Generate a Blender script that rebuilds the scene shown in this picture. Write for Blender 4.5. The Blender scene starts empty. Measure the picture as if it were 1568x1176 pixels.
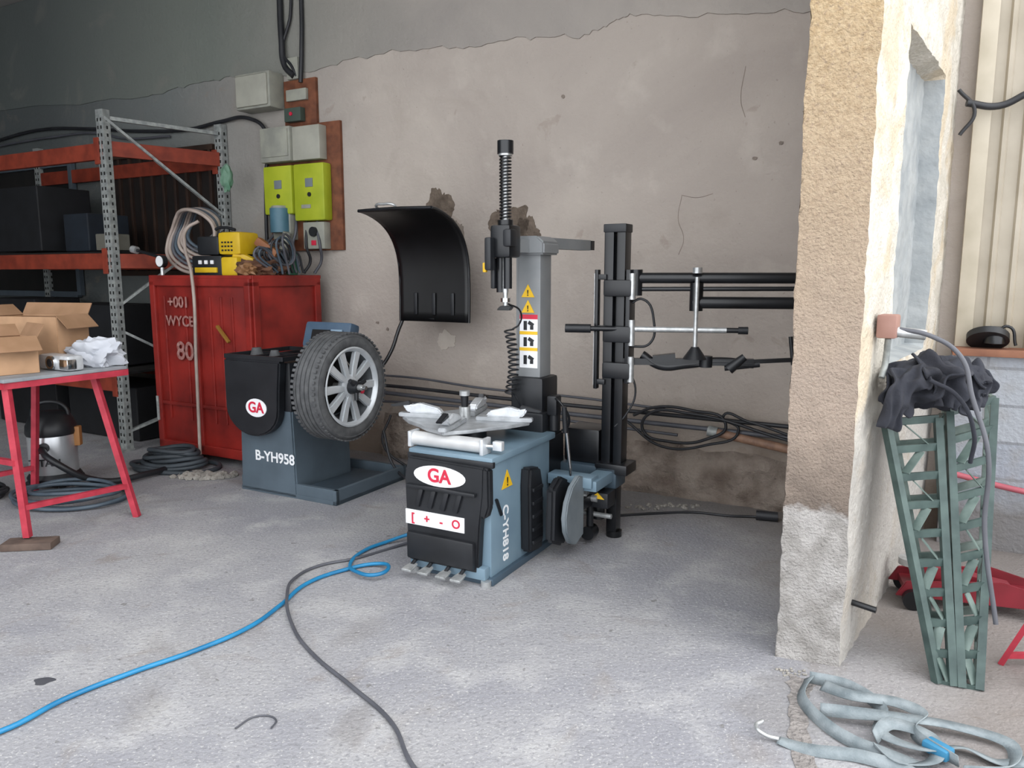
import bpy, bmesh, math, random
from mathutils import Vector, Matrix, noise
random.seed(4)
RZ=math.atan2(-.475,.88)
sc=bpy.context.scene
def lin(h):
    h=h.strip().lstrip('#'); o=[]
    for i in (0,2,4):
        c=int(h[i:i+2],16)/255
        o.append(c/12.92 if c<=.04045 else ((c+.055)/1.055)**2.4)
    return (*o,1)
MC={}
def mat(name,c1,c2=None,scale=6,rough=.6,metal=0,bump=0,bscale=60,lo=.35,hi=.65):
    if name in MC: return MC[name]
    m=bpy.data.materials.new(name); m.use_nodes=True
    nt=m.node_tree; N=nt.nodes; L=nt.links
    p=N['Principled BSDF']; p.inputs['Roughness'].default_value=rough; p.inputs['Metallic'].default_value=metal
    tc=N.new('ShaderNodeTexCoord')
    n=N.new('ShaderNodeTexNoise'); n.inputs['Scale'].default_value=scale; n.inputs['Detail'].default_value=8
    L.new(tc.outputs['Object'],n.inputs['Vector'])
    r=N.new('ShaderNodeValToRGB'); r.color_ramp.elements[0].position=lo; r.color_ramp.elements[1].position=hi
    a=lin(c1); b=lin(c2) if c2 else tuple(min(1,x*1.15) for x in a[:3])+(1,)
    r.color_ramp.elements[0].color=a; r.color_ramp.elements[1].color=b
    L.new(n.outputs['Fac'],r.inputs['Fac']); L.new(r.outputs['Color'],p.inputs['Base Color'])
    if bump:
        n2=N.new('ShaderNodeTexNoise'); n2.inputs['Scale'].default_value=bscale; n2.inputs['Detail'].default_value=4
        L.new(tc.outputs['Object'],n2.inputs['Vector'])
        bp=N.new('ShaderNodeBump'); bp.inputs['Strength'].default_value=bump; bp.inputs['Distance'].default_value=.02
        L.new(n2.outputs['Fac'],bp.inputs['Height']); L.new(bp.outputs['Normal'],p.inputs['Normal'])
    MC[name]=m; return m
# ---------- helpers
def empty(name,loc=(0,0,0),rz=0):
    e=bpy.data.objects.new(name,None); e.empty_display_size=.1
    e.location=loc; e.rotation_euler=(0,0,rz); sc.collection.objects.link(e); return e
def add(name,bm,parent,m,smooth=False):
    bmesh.ops.recalc_face_normals(bm,faces=bm.faces)
    me=bpy.data.meshes.new(name); bm.to_mesh(me); bm.free()
    if smooth:
        for f in me.polygons: f.use_smooth=True
        try: me.set_sharp_from_angle(angle=math.radians(38))
        except Exception: pass
    ms=m if isinstance(m,(list,tuple)) else [m]
    for x in ms: me.materials.append(x)
    o=bpy.data.objects.new(name,me); sc.collection.objects.link(o)
    if parent: o.parent=parent
    return o
def bbox(bm,c,s,rot=None,bev=0):
    r=bmesh.ops.create_cube(bm,size=1); vs=r['verts']
    M=Matrix.Translation(c)@(rot.to_4x4() if rot else Matrix.Identity(4))@Matrix.Diagonal((*s,1))
    bmesh.ops.transform(bm,matrix=M,verts=vs)
    if bev:
        es=set(e for v in vs for e in v.link_edges)
        bmesh.ops.bevel(bm,geom=list(es),offset=bev,segments=2,affect='EDGES',profile=.6)
def eul(x=0,y=0,z=0):
    from mathutils import Euler
    return Euler((math.radians(x),math.radians(y),math.radians(z))).to_matrix()
def box(name,parent,c,s,m,bev=.004,rot=None):
    bm=bmesh.new(); bbox(bm,c,s,rot,bev); return add(name,bm,parent,m,True)
def rng(name,parent,x0,x1,y0,y1,z0,z1,m,bev=.004):
    return box(name,parent,((x0+x1)/2,(y0+y1)/2,(z0+z1)/2),(x1-x0,y1-y0,z1-z0),m,bev)
def multi(name,parent,lst,m,bev=0):
    bm=bmesh.new()
    for it in lst: bbox(bm,it[0],it[1],it[2] if len(it)>2 else None,bev)
    return add(name,bm,parent,m)
def bar(bm,p1,p2,w,t=None):
    p1=Vector(p1);p2=Vector(p2);d=p2-p1
    q=d.to_track_quat('Z','Y').to_matrix()
    bbox(bm,(p1+p2)/2,(w,t or w,d.length),q)
def bars(name,parent,lst,m):
    bm=bmesh.new()
    for it in lst: bar(bm,*it)
    return add(name,bm,parent,m)
def bcyl(bm,p1,p2,r,r2=None,seg=24):
    p1=Vector(p1);p2=Vector(p2);d=p2-p1
    M=Matrix.Translation((p1+p2)/2)@d.to_track_quat('Z','Y').to_matrix().to_4x4()
    bmesh.ops.create_cone(bm,cap_ends=True,segments=seg,radius1=r,radius2=r if r2 is None else r2,depth=d.length,matrix=M)
def cyl(name,parent,p1,p2,r,m,r2=None,seg=24):
    bm=bmesh.new(); bcyl(bm,p1,p2,r,r2,seg); return add(name,bm,parent,m,True)
def cyls(name,parent,lst,m,seg=16):
    bm=bmesh.new()
    for it in lst: bcyl(bm,*it,seg=seg)
    return add(name,bm,parent,m,True)
def tube(name,parent,pts,r,m,cyclic=False):
    cu=bpy.data.curves.new(name,'CURVE'); cu.dimensions='3D'; cu.bevel_depth=r; cu.bevel_resolution=3; cu.resolution_u=8; cu.use_fill_caps=True
    s=cu.splines.new('BEZIER'); s.bezier_points.add(len(pts)-1)
    for b,p in zip(s.bezier_points,pts):
        b.co=p; b.handle_left_type=b.handle_right_type='AUTO'
    s.use_cyclic_u=cyclic
    cu.materials.append(m); o=bpy.data.objects.new(name,cu); sc.collection.objects.link(o)
    if parent:o.parent=parent
    return o
def prism(name,parent,pts,h,m,mtx=None,bev=0,smooth=True):
    bm=bmesh.new(); vs=[bm.verts.new((x,y,0)) for x,y in pts]; f=bm.faces.new(vs)
    r=bmesh.ops.extrude_face_region(bm,geom=[f])
    bmesh.ops.translate(bm,vec=(0,0,h),verts=[v for v in r['geom'] if isinstance(v,bmesh.types.BMVert)])
    if bev: bmesh.ops.bevel(bm,geom=list(bm.edges),offset=bev,segments=2,affect='EDGES')
    if mtx: bmesh.ops.transform(bm,matrix=mtx,verts=bm.verts)
    return add(name,bm,parent,m,smooth)
def axes(o,x,y,z):
    M=Matrix((x,y,z)).transposed().to_4x4(); M.translation=Vector(o); return M
def XZ(y=0,o=(0,0)): # polygon (x,z), extrudes toward +y
    return axes((o[0],y,o[1]),(1,0,0),(0,0,1),(0,1,0))
def YZ(x=0): return axes((x,0,0),(0,1,0),(0,0,1),(1,0,0))
def lathe(name,parent,prof,m,mtx=None,seg=48):
    bm=bmesh.new(); rings=[]
    for r,h in prof:
        rings.append([bm.verts.new((r*math.cos(2*math.pi*i/seg),r*math.sin(2*math.pi*i/seg),h)) for i in range(seg)] if r>1e-5 else [bm.verts.new((0,0,h))])
    for a,b in zip(rings,rings[1:]):
        for i in range(seg):
            j=(i+1)%seg
            if len(a)==1 and len(b)==1: continue
            if len(a)==1: bm.faces.new((a[0],b[i],b[j]))
            elif len(b)==1: bm.faces.new((a[i],a[j],b[0]))
            else: bm.faces.new((a[i],a[j],b[j],b[i]))
    if mtx: bmesh.ops.transform(bm,matrix=mtx,verts=bm.verts)
    return add(name,bm,parent,m,True)
def text(name,parent,s,size,m,mtx,ext=.001):
    cu=bpy.data.curves.new(name,'FONT'); cu.body=s; cu.size=size; cu.extrude=ext; cu.align_x='CENTER'; cu.align_y='CENTER'; cu.offset=size*.02
    cu.materials.append(m); o=bpy.data.objects.new(name,cu); sc.collection.objects.link(o); o.parent=parent; o.matrix_local=mtx; return o
def FR(x,y,z): return axes((x,y,z),(1,0,0),(0,0,1),(0,-1,0))  # text facing -y
def SD(x,y,z): return axes((x,y,z),(0,1,0),(0,0,1),(1,0,0))   # facing +x
def blob(name,parent,c,s,m,amp=.25,fr=3,seed=0,sub=4,flat=None):
    bm=bmesh.new(); bmesh.ops.create_icosphere(bm,subdivisions=sub,radius=1)
    for v in bm.verts:
        n=noise.fractal(v.co*fr+Vector((seed,seed*2,0)),1,2,3)
        v.co=v.co*(1+amp*n)
        v.co=Vector((v.co.x*s[0]+c[0],v.co.y*s[1]+c[1],v.co.z*s[2]+c[2]))
        if flat is not None and v.co.z<flat: v.co.z=flat
    return add(name,bm,parent,m,True)
def ell(cx,cz,a,b,n=28): return [(cx+a*math.cos(2*math.pi*i/n),cz+b*math.sin(2*math.pi*i/n)) for i in range(n)]
def W(s,off,z): return (.88*s-.475*off,5.63-.475*s-.88*off,z)

# ---------- materials
black=mat('black_plastic','#121418','#1e2024',rough=.45)
blackm=mat('black_paint','#0d0e11','#17191d',rough=.32)
rub=mat('tyre_rubber','#47484a','#5a5b5c',scale=20,rough=.8)
blue=mat('machine_blue_grey','#677d8c','#738a98',scale=4,rough=.42)
slate=mat('balancer_slate','#49555e','#54616b',scale=4,rough=.5)
steel=mat('steel','#a8aaaa','#c8caca',scale=30,rough=.32,metal=.6)
alu=mat('aluminium','#bfc2c5','#d8dbde',scale=20,rough=.35,metal=.35)
alud=mat('cast_aluminium','#9c9fa2','#b5b8bb',scale=20,rough=.4,metal=.4)
colg=mat('column_grey','#7b7e80','#868889',rough=.45)
white=mat('white_label','#e2e3e6','#eceded',rough=.5)
redl=mat('red_label','#c2203c','#cc2a46',rough=.5)
yel=mat('yellow_label','#e0b21c','#e9bd28',rough=.5)
redc=mat('red_cabinet_paint','#6b1712','#98271f',scale=3.5,rough=.5,bump=.25,bscale=6)
reds=mat('red_stand_paint','#a02a3a','#b93848',scale=14,rough=.5)
orange=mat('rack_orange','#6f2716','#8a3621',scale=9,rough=.65)
galv=mat('rack_galvanised','#7d8180','#a0a3a0',scale=25,rough=.5,metal=.2)
wood=mat('board_wood','#5d3421','#7c4a30',scale=12,rough=.7)
boxg=mat('meter_box_grey','#86877f','#9c9c90',scale=8,rough=.6)
lime=mat('meter_yellow_green','#98a51e','#aab42b',scale=6,rough=.5)
card=mat('cardboard','#a28062','#b5906f',scale=8,rough=.85)
cardd=mat('cardboard_inner','#8a6a4e','#98765a',scale=8,rough=.85)
dark=mat('dark_void','#0b0a0a','#161312',rough=.9)
chrome=mat('chrome','#c8cacc','#dddddd',scale=4,rough=.14,metal=1)
hoseb=mat('blue_air_hose','#176a96','#217eac',rough=.45)
hosek=mat('grey_cable','#47484e','#55565c',rough=.5)
hosek2=mat('black_cable','#1b1c20','#28292d',rough=.5)
hoseg=mat('blue_grey_hose','#3b4650','#4c5964',rough=.5)
strapm=mat('webbing_strap','#6c767a','#8a9295',scale=18,rough=.85,bump=.2,bscale=200)
ramp=mat('ramp_green_grey','#2f3f3d','#465753',scale=12,rough=.55)
cloth=mat('dark_cloth','#22232a','#30323a',scale=6,rough=.95,bump=.25,bscale=40)
pale=mat('pale_pipe','#8d8078','#aa9c92',rough=.5)
concb=mat('stone_grey','#86827c','#a19c94',scale=8,rough=.9,bump=.5)

def newmat(name,rough=.85):
    m=bpy.data.materials.new(name); m.use_nodes=True; nt=m.node_tree
    p=nt.nodes['Principled BSDF']; p.inputs['Roughness'].default_value=rough
    class K: pass
    k=K(); k.m=m; k.N=nt.nodes; k.L=nt.links; k.p=p
    tc=k.N.new('ShaderNodeTexCoord'); k.co=tc.outputs['Object']
    sx=k.N.new('ShaderNodeSeparateXYZ'); k.L.new(k.co,sx.inputs[0]); k.x,k.y,k.z=sx.outputs
    def noi(scale,det=8,dist=0,vec=None,rough=.55):
        n=k.N.new('ShaderNodeTexNoise'); n.inputs['Scale'].default_value=scale; n.inputs['Detail'].default_value=det; n.inputs['Distortion'].default_value=dist; n.inputs['Roughness'].default_value=rough
        k.L.new(vec or k.co,n.inputs['Vector']); return n.outputs['Fac']
    def mr(v,a,b,c=0,d=1):
        n=k.N.new('ShaderNodeMapRange'); n.inputs[1].default_value=a;n.inputs[2].default_value=b;n.inputs[3].default_value=c;n.inputs[4].default_value=d
        k.L.new(v,n.inputs[0]); return n.outputs[0]
    def ma(op,a,b):
        n=k.N.new('ShaderNodeMath'); n.operation=op
        for i,q in enumerate((a,b)):
            if isinstance(q,(int,float)): n.inputs[i].default_value=q
            else: k.L.new(q,n.inputs[i])
        return n.outputs[0]
    def mix(f,a,b):
        n=k.N.new('ShaderNodeMix'); n.data_type='RGBA'
        if isinstance(f,(int,float)): n.inputs[0].default_value=f
        else: k.L.new(f,n.inputs[0])
        for i,q in ((6,a),(7,b)):
            if isinstance(q,str): n.inputs[i].default_value=lin(q)
            else: k.L.new(q,n.inputs[i])
        return n.outputs[2]
    def bump(h,st=.5,d=.02):
        n=k.N.new('ShaderNodeBump'); n.inputs['Strength'].default_value=st; n.inputs['Distance'].default_value=d
        k.L.new(h,n.inputs['Height']); k.L.new(n.outputs[0],p.inputs['Normal'])
    k.noi=noi;k.mr=mr;k.ma=ma;k.mix=mix;k.bump=bump
    k.col=lambda c:k.L.new(c,p.inputs['Base Color'])
    return k
# floor
k=newmat('concrete_floor',.85)
c=k.mix(k.mr(k.noi(.9,6,.4),.35,.65),'#86868c','#9d9c9d')
c=k.mix(k.mr(k.noi(3.5,10),.5,.72),c,'#a9a8a8')
c=k.mix(k.mr(k.noi(55,4),.54,.68,0,.7),c,'#77777b')
c=k.mix(k.mr(k.noi(2.2,9,1.2),.58,.70,0,.6),c,'#817973')
c=k.mix(k.mr(k.noi(90,2),.60,.68,0,.7),c,'#bfbdbb')
c=k.mix(k.mr(k.noi(16,3),.68,.73,0,.75),c,'#666462')
c=k.mix(k.mr(k.noi(1.3,7,.8),.60,.68,0,.35),c,'#6f6a66')
c=k.mix(k.mr(k.ma('ADD',k.x,k.ma('MULTIPLY',k.noi(2,5),.8)),1.5,2.1,0,.75),c,'#786f68')
dw=k.ma('ADD',k.ma('ADD',k.ma('MULTIPLY',k.x,.475),k.ma('MULTIPLY',k.y,.88)),k.ma('MULTIPLY',k.noi(2.5,6),.6))
c=k.mix(k.mr(dw,4.6,5.25,0,.6),c,'#6c6560')
k.col(c); k.bump(k.ma('ADD',k.noi(60,6),k.ma('MULTIPLY',k.noi(9,6),.8)),.45,.018); floorm=k.m
# back wall
k=newmat('old_plaster_wall',.9)
c=k.mix(k.mr(k.noi(.7,7,.6),.35,.7),'#a59b93','#bbb1a7')
c=k.mix(k.mr(k.noi(2.5,9),.55,.75,0,.7),c,'#c5bcb2')
zz=k.ma('ADD',k.z,k.ma('MULTIPLY',k.noi(3,8),.5))
c=k.mix(k.mr(k.x,-1.2,-3.6,0,1),c,'#727674')  # this mix and the next paint the dim left end into the wall colour
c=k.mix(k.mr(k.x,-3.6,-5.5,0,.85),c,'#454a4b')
c=k.mix(k.mr(zz,1.1,.55,0,.55),c,'#978778')
c=k.mix(k.mr(zz,.62,.5),c,'#786a5e')
c=k.mix(k.mr(k.noi(1.6,8,1),.58,.74,0,.35),c,'#968b80')
c=k.mix(k.mr(k.noi(5,6,.5),.66,.7,0,.3),c,'#8a796c')
c=k.mix(k.mr(k.noi(38,3),.68,.72,0,.5),c,'#8a7f77')
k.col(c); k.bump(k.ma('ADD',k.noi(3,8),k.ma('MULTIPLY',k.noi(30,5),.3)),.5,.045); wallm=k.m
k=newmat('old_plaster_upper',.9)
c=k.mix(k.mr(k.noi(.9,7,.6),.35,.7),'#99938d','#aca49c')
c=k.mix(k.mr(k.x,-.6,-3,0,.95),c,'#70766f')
c=k.mix(k.mr(k.x,-3.4,-5.5,0,.85),c,'#505655')  # shade at the left end painted into the plaster colour
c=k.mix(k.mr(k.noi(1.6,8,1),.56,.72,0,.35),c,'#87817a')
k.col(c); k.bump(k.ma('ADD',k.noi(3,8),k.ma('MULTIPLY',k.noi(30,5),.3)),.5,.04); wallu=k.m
# masonry
k=newmat('rough_masonry',.95)
c=k.mix(k.mr(k.noi(6,8),.35,.65),'#6e6157','#978b80'); k.col(c); k.bump(k.noi(14,8),1,.05); masm=k.m
# pillar front
k=newmat('roughcast_pillar',.95)
zn=k.ma('ADD',k.z,k.ma('MULTIPLY',k.ma('SUBTRACT',k.noi(7,8),.5),.35))
c=k.mix(k.mr(k.noi(60,6),.35,.65),'#a38b68','#baa482')
c=k.mix(k.mr(zn,2.5,1.1,0,.9),c,'#9d8e82')
c=k.mix(k.mr(k.noi(80,5),.57,.66,0,.45),c,'#837062')
low=k.mix(k.mr(k.noi(12,8),.4,.6),'#928e89','#aba7a3')
c=k.mix(k.mr(zn,.98,.64,0,.75),c,'#5c524b')
c=k.mix(k.mr(zn,.64,.6),c,low)
k.col(c); k.bump(k.ma('ADD',k.noi(95,4),k.ma('MULTIPLY',k.noi(18,5),.5)),.9,.018); pilf=k.m
k=newmat('lit_plaster',.9)
zn=k.ma('ADD',k.z,k.ma('MULTIPLY',k.ma('SUBTRACT',k.noi(5,8),.5),.5))
c=k.mix(k.mr(k.noi(6,8),.4,.6),'#bcb6aa','#ccc6bb')
c=k.mix(k.mr(k.noi(2.4,7,.5),.52,.6,0,.5),c,'#bfaa88')
c=k.mix(k.mr(zn,1.0,.8,0,.7),c,'#9b9895')
c=k.mix(k.mr(k.noi(11,6),.60,.7,0,.4),c,'#99907f')
k.col(c); k.bump(k.ma('ADD',k.noi(50,4),k.noi(9,5)),.6,.02); pils=k.m
nich=mat('niche_plaster','#8b9092','#a2a5a5',scale=7,rough=.9,bump=.4,bscale=20)

# ---------- room shell
def slab(name,pts,z0,z1,m):
    return prism(name,None,pts,z1-z0,m,Matrix.Translation((0,0,z0)),smooth=False)
slab('floor',[(-9,-3),(7,-3),(7,12),(-9,12)],-.1,0,floorm)
wb=box('wall_back',None,(0,0,0),(1,1,1),wallm,0)
bm=bmesh.new(); bbox(bm,(-2.6,.15,2.15),(11.6,.3,4.3)); bm.to_mesh(wb.data); bm.free()
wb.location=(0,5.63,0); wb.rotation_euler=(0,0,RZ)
WR=RZ
def wallemp(name,s=0,off=0,z=0): return empty(name,W(s,off,z),WR)
# upper plaster layer with broken lower edge
edge=[(-8.3,3.3),(-6,3.25),(-3.9,3.15),(-3.33,3.19),(-2.8,3.2),(-2.0,3.12),(-1.53,3.17),(-.88,3.18),(-.4,3.12),(0,3.13),(.3,3.1),(.59,3.07),(.75,3.13),(.87,3.16),(1.2,3.1),(1.67,3.05),(2.1,3.0)]
fine=[]
for (a,b),(c2,d) in zip(edge,edge[1:]):
    for i in range(8):
        t=i/8; x=a+(c2-a)*t; fine.append((x,b+(d-b)*t+.035*noise.noise(Vector((x*9,0,3)))+.02*noise.noise(Vector((x*30,0,3)))))
fine.append(edge[-1])
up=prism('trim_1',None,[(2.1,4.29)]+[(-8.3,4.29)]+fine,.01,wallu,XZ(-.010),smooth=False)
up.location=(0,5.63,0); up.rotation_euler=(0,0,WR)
# lower rough masonry base on back wall
bm=bmesh.new()
nx=150;nz=12;g=[]
for i in range(nx+1):
    row=[]
    for j in range(nz+1):
        s=-1.2+3.6*i/nx; z=j/nz*(.34+.08*noise.noise(Vector((s*2.2,1,0)))+.03*noise.noise(Vector((s*9,1,0))))
        off=.05*(1-(j/nz)**3)+.03*noise.fractal(Vector((s*6,z*9,0)),1,2,4)*(0 if j==nz else 1)
        row.append(bm.verts.new((s,-max(off,.0),z)))
    g.append(row)
for i in range(nx):
    for j in range(nz): bm.faces.new((g[i][j],g[i+1][j],g[i+1][j+1],g[i][j+1]))
o=add('baseboard_back',bm,None,masm,True); o.location=(0,5.63,0); o.rotation_euler=(0,0,WR)
# unseen left wall and ceiling, added to keep the left side dark
wl=box('wall_left',None,(-7.3,5,2.15),(.25,9,4.3),mat('left_wall_darkened','#4a4e4f','#5a5e5e',scale=2,rough=.9),0)  # wall colour itself darkened to stand for shade on the left
slab('ceiling',[(-7.4,2.4),(-2.5,2.6),(1.05,2.75),(2.4,4.5),(-7.4,9.9)],4.3,4.45,mat('ceiling_board','#9a9793','#a8a49f'))  # outline cut back so sky light reaches the back wall
# divider wall with pillar face
A=(1.044,2.816);B=(1.258,2.73);E=(2.43,4.32);Ap=(2.25,4.42)
def divider():
    bm=bmesh.new()
    def face(p,q,z0,z1,n1,n2,mi,hole=None):
        gg=[]
        P=Vector((*p,0));Q=Vector((*q,0)); nrm=Vector((Q.y-P.y,-(Q.x-P.x),0)).normalized(); Ln=(Q-P).length
        for i in range(n1+1):
            r=[]
            for j in range(n2+1):
                z=z0+(z1-z0)*j/n2; co=P.lerp(Q,i/n1); co.z=z
                co=co+Vector((noise.noise(co*4),noise.noise(co*4+Vector((9,0,0))),0))*.008+Vector((noise.noise(co*22),noise.noise(co*22+Vector((9,0,0))),0))*.006
                qd=i/n1*Ln
                if hole:
                    if hole[0]<=qd<=hole[1] and hole[2]<=z<=hole[3]: co=co-nrm*hole[4]
                r.append(bm.verts.new(co))
            gg.append(r)
        for i in range(n1):
            for j in range(n2):
                f=bm.faces.new((gg[i][j],gg[i+1][j],gg[i+1][j+1],gg[i][j+1])); 
                qd=(i+.5)/n1*Ln; z=z0+(z1-z0)*(j+.5)/n2
                f.material_index=mi
                if hole and hole[0]<=qd<=hole[1] and hole[2]<=z<=hole[3]: f.material_index=2
    face(A,B,0,4.3,12,200,0)
    face(B,E,0,4.3,100,200,1,(.55,1.5,1.12,2.46,.09))
    face(Ap,A,0,4.3,40,80,0)
    bmesh.ops.remove_doubles(bm,verts=bm.verts,dist=.002)
    return add('wall_divider',bm,None,[pilf,pils,nich],True)
divider()
# right bay block wall, ledge, corrugated sheet
k=newmat('block_wall',.9)
br=k.N.new('ShaderNodeTexBrick'); br.inputs['Scale'].default_value=1; br.inputs['Brick Width'].default_value=.5; br.inputs['Row Height'].default_value=.2; br.inputs['Mortar Size'].default_value=.008
br.inputs['Color1'].default_value=lin('#9297a0'); br.inputs['Color2'].default_value=lin('#9ea2a8'); br.inputs['Mortar'].default_value=lin('#82858a')
cx=k.N.new('ShaderNodeCombineXYZ'); k.L.new(k.x,cx.inputs[0]); k.L.new(k.z,cx.inputs[1]); k.L.new(cx.outputs[0],br.inputs['Vector'])
c=k.mix(k.mr(k.noi(8,6),.5,.7,0,.5),br.outputs['Color'],'#8d8b88')
c=k.mix(k.mr(k.ma('ADD',k.z,k.ma('MULTIPLY',k.noi(5,6),.2)),.42,.3,0,.8),c,'#6a6562')
k.col(c); k.bump(k.noi(40,5),.5,.02); blockm=k.m
o=rng('wall_right',None,2.83,5.2,-.2,.1,0,1.06,blockm,0); o.location=(0,5.63,0); o.rotation_euler=(0,0,WR)
o=rng('trim_2',None,2.83,5.2,-.24,.1,1.062,1.10,mat('ledge_wood','#7c5341','#93664f',scale=9,rough=.8),.004); o.location=(0,5.63,0); o.rotation_euler=(0,0,WR)
bm=bmesh.new(); pr=[]; x=2.92
while x<5.2: pr+=[(x,0),(x+.05,0),(x+.06,-.02),(x+.078,-.02),(x+.088,0)]; x+=.095
va=[bm.verts.new((a,b,1.1)) for a,b in pr]; vb=[bm.verts.new((a,b,4.6)) for a,b in pr]
for i in range(len(pr)-1): bm.faces.new((va[i],va[i+1],vb[i+1],vb[i]))
o=add('wall_right_sheet',bm,None,mat('cream_sheet','#9d9484','#b0a798',scale=3,rough=.55)); o.location=W(0,.05,0); o.rotation_euler=(0,0,WR)
o=rng('trim_3',None,2.84,2.92,-.10,-.04,1.1,4.6,mat('cream_post','#aca391','#bab1a0',rough=.6)); o.location=(0,5.63,0); o.rotation_euler=(0,0,WR)

# ---------- tyre changer
def tyre_changer():
    T=empty('tyre_changer',(-.32,3.635,0),RZ)
    rng('cabinet',T,-.19,.25,.0,.65,.03,.60,blue,.012)
    rng('skid',T,-.205,.27,-.02,.68,.0,.035,mat('dk_blue','#3c4c59'),.004)
    for x in(-.18,.24): cyl('foot_bolt',T,(x,-.035,0),(x,-.035,.03),.025,steel)
    # top plate
    rng('top_plate',T,-.215,.27,-.02,.68,.60,.635,blue,.008)
    rng('top_edge',T,-.22,.275,-.025,.0,.585,.615,black,.006)
    # front moulded panel
    prism('front_panel',T,[(-.21,.07),(-.19,.06),(.20,.06),(.215,.3),(.235,.45),(.24,.59),(-.20,.60),(-.222,.5)],.05,black,XZ(-.05),.008)
    for i in range(4):
        box('panel_rib_%d'%i,T,(-.13+i*.075,-.055,.40),(.03,.02,.10),black,.008,eul(0,18,0))
    box('panel_shelf',T,(.0,-.06,.455),(.40,.025,.02),black,.006)
    prism('logo_plate',T,ell(-.01,.52,.15,.052),.004,white,XZ(-.056))
    text('logo',T,'GA',.095,redl,FR(-.01,-.058,.52),.002)
    rng('pictogram_label',T,-.215,.13,-.056,-.048,.255,.33,white,.001)
    for i,ch in enumerate('[+-O'):
        text('pictogram_%d'%i,T,ch,.06,redl,FR(-.17+i*.085,-.058,.292),.001)
    rng('lower_panel',T,-.20,.19,-.075,-.04,.08,.22,black,.012)
    rng('front_skirt',T,-.20,.24,-.045,.0,.03,.09,blue,.006)
    for i,x in enumerate((-.155,-.06,.045,.13)):
        prism('pedal_%d'%i,T,[(-.02,0),(.02,0),(.028,-.04),(.03,-.075),(-.03,-.075),(-.028,-.04)],.013,steel,Matrix.Translation((x,-.07,.05))@Matrix.Rotation(.15,4,'X'),.003)
        cyl('pedal_arm_%d'%i,T,(x,-.09,.06),(x,0,.10),.01,black)
    # corner bumper on right front
    prism('corner_bumper',T,[(.20,.34),(.245,.34),(.265,.40),(.262,.585),(.22,.59),(.19,.5)],.05,black,XZ(-.045),.01)
    # right side details (x=.25)
    prism('warning_triangle',T,[(.10,.45),(.21,.45),(.155,.54)],.003,yel,YZ(.251))
    text('warning_mark',T,'!',.06,black,SD(.2555,.155,.478),.001)
    text('side_lettering',T,'C-YH818',.075,white,axes((.2515,.14,.22),(0,0,-1),(0,1,0),(1,0,0)),.001)
    prism('bead_lever_slot',T,[(.03,.42),(.05,.42),(.10,.33),(.085,.32)],.012,black,YZ(.25),.003)
    prism('rubber_pad',T,[(.30,.07),(.44,.05),(.46,.12),(.45,.40),(.42,.50),(.30,.52),(.29,.42)],.06,black,YZ(.25),.012)
    for i in range(5): box('pad_rib_%d'%i,T,(.315,.37,.12+i*.07),(.014,.11,.02),black,.004)
    # bead breaker
    bb=[(.62,.10),(.62,.42),(.56,.44),(.47,.40),(.41,.33),(.385,.25),(.40,.17),(.45,.10),(.52,.07)]
    prism('bead_breaker_blade',T,bb,.03,mat('blade_grey','#6a7277','#7d8589',rough=.45),YZ(.44),.006)
    prism('bead_breaker_cover',T,[(.36,.12),(.50,.06),(.58,.12),(.58,.40),(.47,.45),(.37,.40)],.05,black,YZ(.36),.015)
    bars('bead_breaker_arm',T,[((.42,.56,.25),(.46,.86,.27),.05,.06),((.46,.86,.27),(.20,.80,.27),.06,.06)],blackm)
    cyl('bead_breaker_pivot',T,(.46,.86,.12),(.46,.86,.36),.035,blackm)
    cyls('bead_breaker_ram',T,[((.25,.72,.27),(.45,.74,.27),.05),((.44,.74,.27),(.50,.74,.27),.02)],steel)
    cyl('bead_breaker_handle',T,(.40,.62,.34),(.375,.57,.76),.009,chrome)
    cyl('bead_breaker_grip',T,(.377,.575,.66),(.372,.565,.80),.014,black)
    # turntable
    cyl('turntable_neck',T,(-.07,.33,.62),(-.07,.33,.71),.09,black)
    o=[]
    for i in range(16):
        a=2*math.pi*i/16; r=.355 if i%4 in(0,) else (.30 if i%4 in(1,3) else .27); o.append((r*math.cos(a),r*math.sin(a)))
    CT=Matrix.Translation((-.1,.33,.715))@Matrix.Rotation(.25,4,'Z')
    prism('turntable_plate',T,o,.018,alud,CT,.004)
    for i in range(4):
        M=CT@Matrix.Rotation(i*math.pi/2,4,'Z')
        prism('jaw_slide_%d'%i,T,[(.07,-.035),(.30,-.035),(.37,-.02),(.37,.02),(.30,.035),(.07,.035)],.022,alud,M@Matrix.Translation((0,0,.018)),.004)
        prism('jaw_%d'%i,T,[(.12,0),(.31,0),(.335,.02),(.345,.05),(.30,.042),(.25,.055),(.14,.03)],.05,alu,M@axes((0,.0225,.04),(1,0,0),(0,0,1),(0,-1,0)),.008)
        prism('jaw_tip_%d'%i,T,[(.30,.04),(.41,.03),(.42,.04),(.31,.065)],.03,black,M@axes((0,.015,.04),(1,0,0),(0,0,1),(0,-1,0)),.003)
    cyl('turntable_spindle',T,(-.1,.33,.72),(-.1,.33,.80),.03,steel)
    cyl('turntable_centre',T,(-.1,.33,.80),(-.1,.33,.87),.018,blackm,.022)
    cyl('turntable_centre_cap',T,(-.1,.33,.86),(-.1,.33,.885),.028,steel)
    cyl('clamp_cylinder',T,(-.22,.04,.675),(.19,.04,.675),.036,mat('ram_white','#b8b8b8','#cececd',rough=.3,metal=.1))
    for x in(-.225,.195): box('clamp_cylinder_end',T,(x,.04,.675),(.02,.08,.08),alu,.005)
    cyl('clamp_rod',T,(.19,.04,.675),(.26,.06,.675),.012,chrome)
    box('clamp_fork',T,(.26,.055,.68),(.05,.03,.045),alu,.004)
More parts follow.
